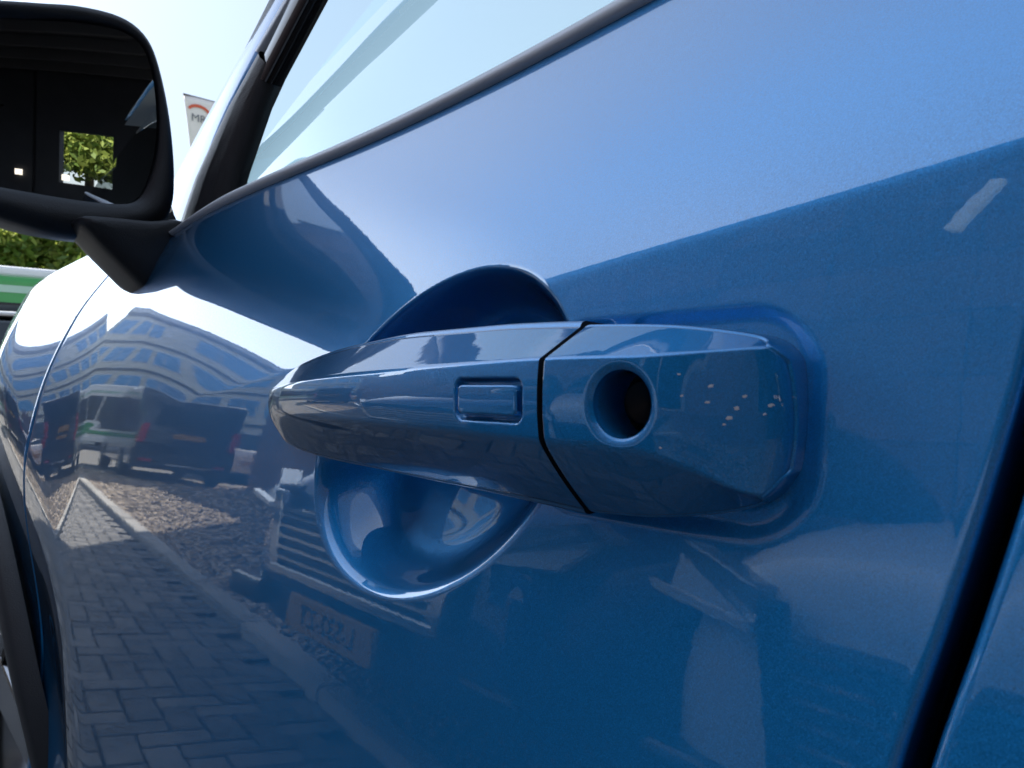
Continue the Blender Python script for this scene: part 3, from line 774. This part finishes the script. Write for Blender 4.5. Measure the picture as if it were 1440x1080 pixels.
# loose stones: many small faceted pebbles, denser close by
def pebbles(n):
    u = -16 + 24*rng.random(n*4); v = -.15 - 7.0*rng.random(n*4)**1.3
    d = np.hypot(u+2, v); keep = rng.random(n*4) < np.clip(3.2/(d+.5), .12, 1); u, v = u[keep][:n], v[keep][:n]; n = len(u)
    octv = np.array([(1, 0, 0), (0, 1, 0), (-1, 0, 0), (0, -1, 0), (0, 0, .8), (0, 0, -.5)], float)
    octf = np.array([(0, 1, 4), (1, 2, 4), (2, 3, 4), (3, 0, 4), (1, 0, 5), (2, 1, 5), (3, 2, 5), (0, 3, 5)])
    sz = (.009+.018*rng.random(n)**2)*(1+.09*np.hypot(u+2, v)); a = rng.random(n)*6.28
    P = octv[None]*sz[:, None, None]*(1+.35*(rng.random((n, 6, 3))-.5)); c, s = np.cos(a)[:, None], np.sin(a)[:, None]
    x = P[..., 0]*c-P[..., 1]*s; y = P[..., 0]*s*.8+P[..., 1]*c*.8; z = P[..., 2]
    X = x+(u*KC-v*KS)[:, None]; Y = y-1.04+(u*KS+v*KC)[:, None]; Z = z+sz[:, None]*.25
    return npmesh('gravel', np.stack([X, Y, Z], -1).reshape(-1, 3), (octf[None]+np.arange(n)[:, None, None]*6).reshape(-1, 3), False)
tag(link('gravel', pebbles(60000), M['gravel']), kind='stuff')

# brown block facade with its end at the left of the reflection
FX0, FY, FH = -11.4, -6.0, 8.4
fac = tag(empty('block_building', (0, FY-4, 0)), 'tall brown building faced with large blocks behind the parked blue car', 'building')
b = MB(); b.box((FX0+.02, -4.0, 0), (14, 3.98, FH)); b.build('wall_core', M['mortar'], fac)
bm = bmesh.new(); bmesh.ops.create_cube(bm, size=1, matrix=Matrix.Diagonal((1.194, .05, .594, 1))); bmesh.ops.bevel(bm, geom=[e for e in bm.edges], offset=.006, segments=1, affect='EDGES')
blk = bpy.data.meshes.new('block'); bm.to_mesh(blk); bm.free(); blk.materials.append(M['block'])
cnt = 0
win_cols = {10, 11, 12, 15, 16, 17}
for j in range(14):
    for i in range(20):
        if i in win_cols and 1 <= j <= 4: continue
        ob = bpy.data.objects.new('wall_block', blk); COL.objects.link(ob); ob.parent = fac; ob.location = (FX0+.6+i*1.2, 4.0+random.uniform(-.004, .004), .3+j*.6)
for j in range(14):
    for i in range(1):
        ob = bpy.data.objects.new('wall_block', blk); COL.objects.link(ob); ob.parent = fac; ob.location = (FX0, 3.4-i*1.2, .3+j*.6); ob.rotation_euler = (0, 0, math.pi/2)
for s in (10, 15):
    x0 = FX0+s*1.2
    f_ = MB(); f_.box((x0+.02, 3.96, .62), (x0+3.58, 4.03, .70)).box((x0+.02, 3.96, 2.90), (x0+3.58, 4.03, 2.98))
    for q in (.02, 1.18, 2.36, 3.50): f_.box((x0+q, 3.962, .70), (x0+q+.08, 4.028, 2.90))
    w_ = f_.build('window', M['trim'], fac)
    MB().box((x0+.05, 3.985, .68), (x0+3.55, 3.998, 2.92)).build('pane', M['pane_dark'], w_)
for j in range(5):
    for i in range(3):
        ob = bpy.data.objects.new('wall_block', blk); COL.objects.link(ob); ob.parent = fac; ob.location = (FX0-.6-i*1.2+.0, 4.0, .3+j*.6)
MB().box((FX0-3.6, 3.72, 0), (FX0, 3.98, 3.0)).build('garden_wall', M['mortar'], fac)
MB().box((FX0-3.65, 3.68, 3.0), (FX0, 4.06, 3.07)).build('wall_coping', M['trim'], fac)
MB().box((FX0-.05, -4, FH), (14.1, 4.10, FH+.14)).build('roof_edge', M['trim'], fac)

lp = MB(); lp.box((-.30, -.03, -.065), (.30, .06, .065), Matrix.Translation((-1.85, 4.14, 4.1)) @ Matrix.Rotation(R(-62), 4, 'Y')); lp.build('added_glow_box', emis('added_box_glow', (.80, .95, 1.0), 0.2), fac)  # unseen box added; its glow makes a pale smear reflected in the door
# text helper (real letters as thin meshes)
def text(name, s, size, loc, rot, m, parent, ext=.001):
    c = bpy.data.curves.new(name, 'FONT'); c.body = s; c.size = size; c.extrude = ext; c.align_x = 'CENTER'; c.align_y = 'CENTER'
    o = bpy.data.objects.new(name, c); COL.objects.link(o); dg = bpy.context.evaluated_depsgraph_get(); me = bpy.data.meshes.new_from_object(o.evaluated_get(dg))
    bpy.data.objects.remove(o); me.materials.clear(); me.materials.append(m)
    ob = bpy.data.objects.new(name, me); COL.objects.link(ob); ob.location = loc; ob.rotation_euler = rot; ob.parent = parent; return ob

# generic car: local frame, front towards -Y(local) ; lofted cross sections along length
def body_loft(secs, m, name, parent, nseg=28):
    """secs: (y, half width low, half width shoulder, half width top, z bottom, z shoulder, z top)"""
    P = []
    for (y, wl, ws_, wt, zb_, zs, zt) in secs:
        pts = [(-wl, zb_), (-ws_, zb_+(zs-zb_)*.35), (-ws_, zs), (-wt, zt-.02), (-wt*.6, zt), (0, zt+.01), (wt*.6, zt), (wt, zt-.02), (ws_, zs), (ws_, zb_+(zs-zb_)*.35), (wl, zb_), (0, zb_)]
        P.append([(x, y, z) for x, z in pts])
    P = np.array(P); n, k, _ = P.shape
    V = P.reshape(-1, 3); F = gridfaces(n, k, True).tolist(); F = [tuple(f) for f in F]; F.append(tuple(range(k))[::-1]); F.append(tuple((n-1)*k+i for i in range(k)))
    me = npmesh(name, V, F, True); bm = bmesh.new(); bm.from_mesh(me); bmesh.ops.recalc_face_normals(bm, faces=bm.faces); bm.to_mesh(me); bm.free()
    o = link(name, me, m, parent); s = o.modifiers.new('s', 'SUBSURF'); s.levels = 1; s.render_levels = 2; return o
def wheels(par, ys, hw, r=.33):
    for y in ys:
        for sx in (-1, 1):
            b = MB(); b.lathe([(r*.62, -.10), (r*.92, -.11), (r, -.08), (r, .08), (r*.92, .11), (r*.62, .10)], (sx*(hw-.11), y, r), (sx, 0, 0), 28)
            t_ = b.build('wheel', M['rubber'], par, smooth=True)
            b = MB(); b.lathe([(r*.60, .085), (r*.58, .105), (.05, .09), (.0, .09)], (sx*(hw-.11), y, r), (sx, 0, 0), 28, cap=False); b.build('rim', M['alloy'], t_, smooth=True)

# blue twin car nose-in on the gravel, front facing the door
def front_car(loc, rz, label, paintm):
    c = empty('parked_hatchback', loc, rz, label=label, cat='car')
    body_loft([(0, .62, .70, .60, .30, .62, .78), (.06, .74, .82, .70, .24, .66, .90), (.45, .80, .89, .76, .22, .78, .98), (1.15, .82, .90, .80, .22, .90, 1.03), (1.2, .82, .90, .80, .22, .92, 1.05),
               (3.7, .82, .90, .80, .22, .98, 1.08), (4.15, .80, .86, .76, .28, .95, 1.05), (4.25, .70, .80, .7, .35, .9, 1.0)], paintm, 'body', c)
    body_loft([(1.0, .70, .76, .60, .95, 1.02, 1.04), (1.75, .76, .74, .56, .95, 1.22, 1.50), (2.3, .76, .74, .58, .95, 1.25, 1.58), (3.3, .76, .74, .58, .95, 1.25, 1.54), (4.0, .72, .70, .56, .95, 1.12, 1.22)], M['pane_dark'], 'cabin', c)
    MB().box((-.52, -.035, .50), (.52, .05, .72)).build('grille', M['black_gloss'], c, bevel=.02)
    for k in range(5): MB().box((-.50, -.048, .53+k*.038), (.50, -.030, .541+k*.038)).build('grille_slat', M['chrome'], c)
    g = MB(); g.poly([(-.56, -.05, .78), (-.50, -.05, .78), (-.44, -.05, .505), (-.50, -.05, .475)], (0, .03, 0)); g.poly([(.56, -.05, .78), (.50, -.05, .78), (.44, -.05, .505), (.50, -.05, .475)], (0, .03, 0)); g.box((-.485, -.052, .475), (.485, -.022, .51)); g.build('grille_surround', M['chrome'] if paintm != M['white'] else M['black_gloss'], c, bevel=.006)
    for s in (-1, 1):
        h = MB().poly([(s*.54, -.045, .70), (s*.56, -.035, .80), (s*.86, .10, .86), (s*.89, .16, .82), (s*.84, .03, .72)], (0, .10, 0)).build('headlight', M['lens'], c, bevel=.012)
        MB().poly([(s*.56, -.058, .705), (s*.86, .012, .735), (s*.87, .012, .755), (s*.57, -.058, .725)], (0, .03, 0)).build('running_light', M['white'], h)
        MB().box((s*.70-.12, -.03, .33), (s*.70+.12, .10, .42)).build('fog_lamp', M['black_gloss'], c, bevel=.02)
    p = MB().box((-.26, -.075, .335), (.26, -.055, .445)).build('number_plate', M['yellow'], c, bevel=.003)
    text('plate_text', 'L-532-ZT', .088, (0, -.0765, .388), (math.pi/2, 0, 0), M['ink'], p)
    wheels(c, (.85, 3.45), .90); return c
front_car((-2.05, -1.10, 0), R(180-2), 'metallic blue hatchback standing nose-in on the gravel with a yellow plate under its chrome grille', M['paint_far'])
front_car((-.16, -1.22, 0), R(180+3), 'white hatchback standing on the gravel further back, beside the blue car with the yellow plate', M['white'])

# dark van seen from behind
van = empty('parked_van', (-13.9, -4.25, 0), R(6), label='black delivery van parked on sunlit gravel beyond the end of the brown wall', cat='van')
def vbox(name, prof, m, hw, par):
    b = MB(); b.poly([(x, -hw, z) for x, z in prof], (0, 2*hw, 0)); return b.build(name, m, par, smooth=True, bevel=.05)
vbox('body', [(0, .28), (-.04, 1.0), (-.14, 1.88), (-3.3, 1.95), (-4.0, 1.2), (-4.9, .98), (-4.98, .28)], M['van_paint'], .92, van)
MB().box((-.12, -.72, 1.22), (-.035, .72, 1.72)).build('rear_window', M['pane_dark'], van, bevel=.03)
p = MB().box((-.02, -.30, .95), (.012, .30, 1.07)).build('number_plate', M['yellow'], van, bevel=.003)
for s in (-1, 1): 
    MB().box((-.05, s*.83-.07, .80), (.01, s*.83+.07, 1.25)).build('tail_light', M['red'], van, bevel=.02)
    MB().box((.0, s*.66-.10, .42), (.075, s*.66+.10, .48)).build('reflector', M['red'], van, bevel=.01)
MB().box((-.1, -.90, .30), (.07, .90, .62)).build('bumper', M['cladding'], van, bevel=.03)
MB().box((.02, -.50, .36), (.085, .30, .41)).build('bumper_strip', M['chrome'], van, bevel=.01)
for x in (-.95, -4.1):
    for s in (-1, 1):
        b = MB(); b.lathe([(.2, -.10), (.31, -.11), (.34, -.08), (.34, .08), (.31, .11), (.2, .10)], (x, s*.82, .34), (0, s, 0), 24); b.build('wheel', M['rubber'], van, smooth=True)
# small white and grey cars beyond it
for (x, y, rz, m_, lb) in [(-17.5, -7.0, 10, 'white', 'white car parked right of the black van, by the brown wall'), (-21.0, -8.2, 20, 'trim', 'grey car parked farther off between the white car and the office building')]:
    c = empty('parked_car', (x, y, 0), R(rz), label=lb, cat='car')
    vbox('body', [(0, .25), (.05, .75), (-.1, .92), (-4.0, .92), (-4.2, .6), (-4.2, .25)], M[m_], .86, c)
    vbox('cabin', [(-.25, .90), (-.75, 1.42), (-2.3, 1.46), (-3.2, .90)], M['pane_dark'], .74, c)
    for s in (-1, 1): MB().box((.0, s*.7-.1, .60), (.07, s*.7+.1, .74)).build('tail_light', M['red'], c, bevel=.01)
    MB().box((.03, -.26, .50), (.075, .26, .61)).build('number_plate', M['yellow'], c)
    for xx in (-.8, -3.4):
        for s in (-1, 1):
            b = MB(); b.lathe([(.2, -.1), (.31, -.1), (.32, .08), (.2, .1)], (xx, s*.78, .32), (0, s, 0), 20); b.build('wheel', M['rubber'], c, smooth=True)

# office building far off
off = tag(empty('office_building', (-44, -11.5, 0), R(12)), 'grey green office block with rows of blue windows, farthest building in the reflection', 'building')
MB().box((-14, -7.6, 0), (0, 7.6, 10.2)).build('wall', M['concrete'], off)
MB().box((-14.2, -7.8, 10.2), (.25, 7.8, 10.6)).build('parapet', M['trim'], off)
for fl_ in range(4):
    MB().box((-.1, -7.62, 2.55+fl_*2.45), (.12, 7.62, 2.75+fl_*2.45)).build('floor_band', M['beam'], off)
    for k in range(7):
        if (k*5+fl_*3) % 9 == 6: continue
        y = -7.4+k*2.15
        w_ = MB().box((-.05, y, .85+fl_*2.45), (.05, y+1.75, 2.2+fl_*2.45)).build('window', M['trim'], off)
        MB().box((.03, y+.06, .91+fl_*2.45), (.065, y+.85, 2.14+fl_*2.45)).box((.03, y+.91, .91+fl_*2.45), (.065, y+1.69, 2.14+fl_*2.45)).build('pane', M['pane'], w_)

# green and white bus across the far end
def make_bus(loc, rz, label, L=11.5, paint='green', stripe='white'):
    bus = empty('city_bus', loc, rz, label=label, cat='bus', group=None)
    MB().box((-2.5, 0, .35), (0, L, 2.92)).build('body', M[paint], bus, bevel=.12)
    MB().box((-2.3, .5, 2.90), (-.15, L*.36, 3.10)).build('roof_unit', M['white'], bus, bevel=.06)
    MB().box((-2.3, L*.55, 2.90), (-.15, L-.6, 3.06)).build('roof_unit', M['white'], bus, bevel=.06)
    MB().box((-.01, .3, .38), (.02, L-.3, .62)).build('skirt', M['white'], bus, bevel=.01)
    MB().box((-.01, .3, .78), (.022, L-.3, .98)).build('side_stripe', M[stripe], bus, bevel=.01)
    k = .25
    while k < L-1.4:
        w_ = MB().box((-.02, k, 1.12), (.015, k+1.25, 2.42)).build('window', M['black_gloss'], bus, bevel=.02)
        MB().box((.012, k+.05, 1.17), (.022, k+1.20, 2.37)).build('pane', M['pane_dark'], w_)
        k += 1.32
    for k in np.arange(.4, L-1, 1.9): MB().box((.0, k, 2.60), (.012, k+1.75, 2.73)).build('panel_band', M['palegreen'], bus)
    for y in (2.2, L-2.6):
        b = MB(); b.lathe([(.25, -.12), (.45, -.13), (.48, -.1), (.48, .1), (.45, .13), (.25, .12)], (-.16, y, .48), (1, 0, 0), 28); b.build('wheel', M['rubber'], bus, smooth=True)
    return bus
make_bus((-15.6, .2, 0), R(-2), 'green city bus with a white roof unit standing behind the parked blue car')
make_bus((-34.5, -9.5, 0), R(-6), 'white bus with a green stripe farther off in front of the office building', 10.5, 'white', 'green')
# white estate car, beyond the wing
c = empty('parked_estate', (-10.2, .35, 0), R(-6), label='white car with dark roof rails before the green bus, past the blue wing', cat='car')
b = vbox('body', [(0, .25), (.04, .95), (-.1, 1.12), (-3.6, 1.12), (-4.5, .95), (-4.6, .25)], M['white'], .88, c); b.location = (0, .9, 0)
b = vbox('cabin', [(-.12, 1.10), (-.30, 1.72), (-2.6, 1.80), (-3.5, 1.10)], M['pane_dark'], .78, c); b.location = (0, .9, 0)
MB().box((-2.6, .18, 1.775), (-.34, 1.62, 1.83)).build('roof', M['white'], c, bevel=.03)
for s in (.16, 1.58): MB().box((-2.5, s, 1.835), (-.4, s+.05, 1.885)).build('roof_rail', M['black_gloss'], c, bevel=.01)
for s in (-1, 1): MB().box((.0, .9+s*.76-.1, .8), (.06, .9+s*.76+.1, 1.15)).build('tail_light', M['red'], c, bevel=.02)
for xx in (-.8, -3.7):
    for s in (-1, 1):
        b = MB(); b.lathe([(.2, -.1), (.31, -.1), (.33, .08), (.2, .1)], (xx, .9+s*.79, .33), (0, s, 0), 20); b.build('wheel', M['rubber'], c, smooth=True)

# trees
def tree(loc, h, r, label, nleaf=16000, lsz=.13, seed=1, group=None):
    rg = np.random.default_rng(seed); t = empty('tree', loc, 0, label=label, cat='tree', group=group)
    b = MB(); b.lathe([(.20, 0), (.16, h*.2), (.12, h*.5), (.05, h*.85)], (0, 0, 0), (0, 0, 1), 10)
    for k in range(7):
        a = rg.random()*6.28; z0 = h*(.25+.5*rg.random()); d = Vector((math.cos(a), math.sin(a), .7)).normalized(); b.lathe([(.07, 0), (.025, r*.7)], (0, 0, z0), d, 7)
    b.build('trunk', M['bark'], t, smooth=True)
    nc = 34; cen = rg.normal(size=(nc, 3)); cen /= np.linalg.norm(cen, axis=1)[:, None]; cen *= (.35+.65*rg.random(nc)**.5)[:, None]*np.array([r*.8, r*.8, h*.36]); cen[:, 2] += h*.58
    cr = r*(.22+.2*rg.random(nc)); idx = rg.integers(0, nc, nleaf); d = rg.normal(size=(nleaf, 3)); d /= np.linalg.norm(d, axis=1)[:, None]
    P = cen[idx]+d*(cr[idx]*(.55+.5*rg.random(nleaf)))[:, None]
    u = rg.normal(size=(nleaf, 3)); u /= np.linalg.norm(u, axis=1)[:, None]; v = np.cross(u, rg.normal(size=(nleaf, 3))); v /= np.linalg.norm(v, axis=1)[:, None]
    s = (lsz*(.5+rg.random(nleaf)))[:, None]; Q = np.stack([P-u*s, P-v*s*.5, P+u*s, P+v*s*.5], 1).reshape(-1, 3)
    link('crown', npmesh('crown', Q, np.arange(nleaf*4).reshape(-1, 4), False), M['leaf'], t); return t
tree((-24.5, 1.3, 0), 6.6, 2.3, 'leafy yellow green tree behind the bus, left of the white roof unit', seed=1)
tree((-25.5, 4.6, 0), 7.2, 2.6, 'leafy green tree behind the bus, just left of the mirror arm', seed=2)
tree((-31, 7.6, 0), 6.6, 2.6, 'farthest tree behind the bus, rightmost of the row', seed=4)

# advertising banner on its pole
bn = tag(empty('advertising_banner', (-23.4, 7.65, .45)), 'pale banner with red arc and grey letters high on a pole by the pillar', 'banner')
b = MB(); b.lathe([(.06, 0), (.05, 9.15)], (0, .95, 0), (0, 0, 1), 12); b.build('pole', M['trim'], bn, smooth=True)
b = MB(); b.lathe([(.03, 0), (.03, 1.1)], (0, -.12, 9.62), (0, 1, 0), 10); b.build('cross_arm', M['beam'], bn, smooth=True)
P = []
for t in np.linspace(0, 1, 14):
    P.append([(.05*math.sin(3*t+2*s), -.10+.26*t+(1.0-.30*t)*s, 9.60-2.3*t) for s in np.linspace(0, 1, 8)])
o = gridmesh('banner_cloth', np.array(P), M['fabric'], bn); sm = o.modifiers.new('s', 'SOLIDIFY'); sm.thickness = .012
text('banner_letters', 'MRI', .34, (.075, .38, 8.93), (math.pi/2, 0, math.pi/2), M['greyprint'], bn, .002)
P = []
for a in np.linspace(R(20), R(165), 20): P.append([(.078, .34-.36*math.cos(a)*-1*-1, 9.12+.26*math.sin(a)), (.078, .34-.28*math.cos(a), 9.12+.17*math.sin(a))])
o = gridmesh('banner_emblem', np.array(P), M['orange'], bn)

# service hall behind the camera (seen in the mirror glass)
hall = tag(empty('service_hall', (9.0, 0, 0), R(32)), 'dark service hall with roof beams and small lit lamps seen in the mirror glass', 'building')
for k in range(14):
    y = -14+k*1.2
    if y < -1.5 or y > 1.5: MB().box((0, y, 0), (.15, y+1.19, 3.7)).build('wall_panel', M['plankdark'], hall)
MB().box((0, -.9, 0), (.15, 1.5, 1.25)).box((0, -.9, 2.35), (.15, 1.5, 3.7)).box((0, .75, 1.25), (.15, 1.5, 2.35)).box((0, -.9, 1.25), (.15, -.40, 2.35)).build('window_wall', M['plankdark'], hall)
MB().box((0, -1.0, 0), (.15, -.91, 3.7)).build('wall_panel', M['plankdark'], hall)
MB().box((-4.6, -14, 3.7), (.2, 9, 3.85)).build('canopy', M['plankdark'], hall)
for k in range(7): MB().box((-4.5+k*.68, -14, 3.50), (-4.42+k*.68, 9, 3.697)).build('roof_beam', M['beam'], hall)
MB().box((0, 1.5, 0), (.15, 9, 3.7)).build('side_wall', M['plankdark'], hall)
for k in range(3): MB().box((-.06, -2.4+k*1.05, 1.30), (.0, -2.4+k*1.05+.13, 1.42)).build('lamp', M['lamp'], hall)
tree((16, .4, 0), 6.5, 3.0, 'green tree seen through the hall opening in the mirror glass', seed=9, nleaf=14000)
print('tris', sum(len(o.data.polygons) for o in S.objects if o.type == 'MESH'))
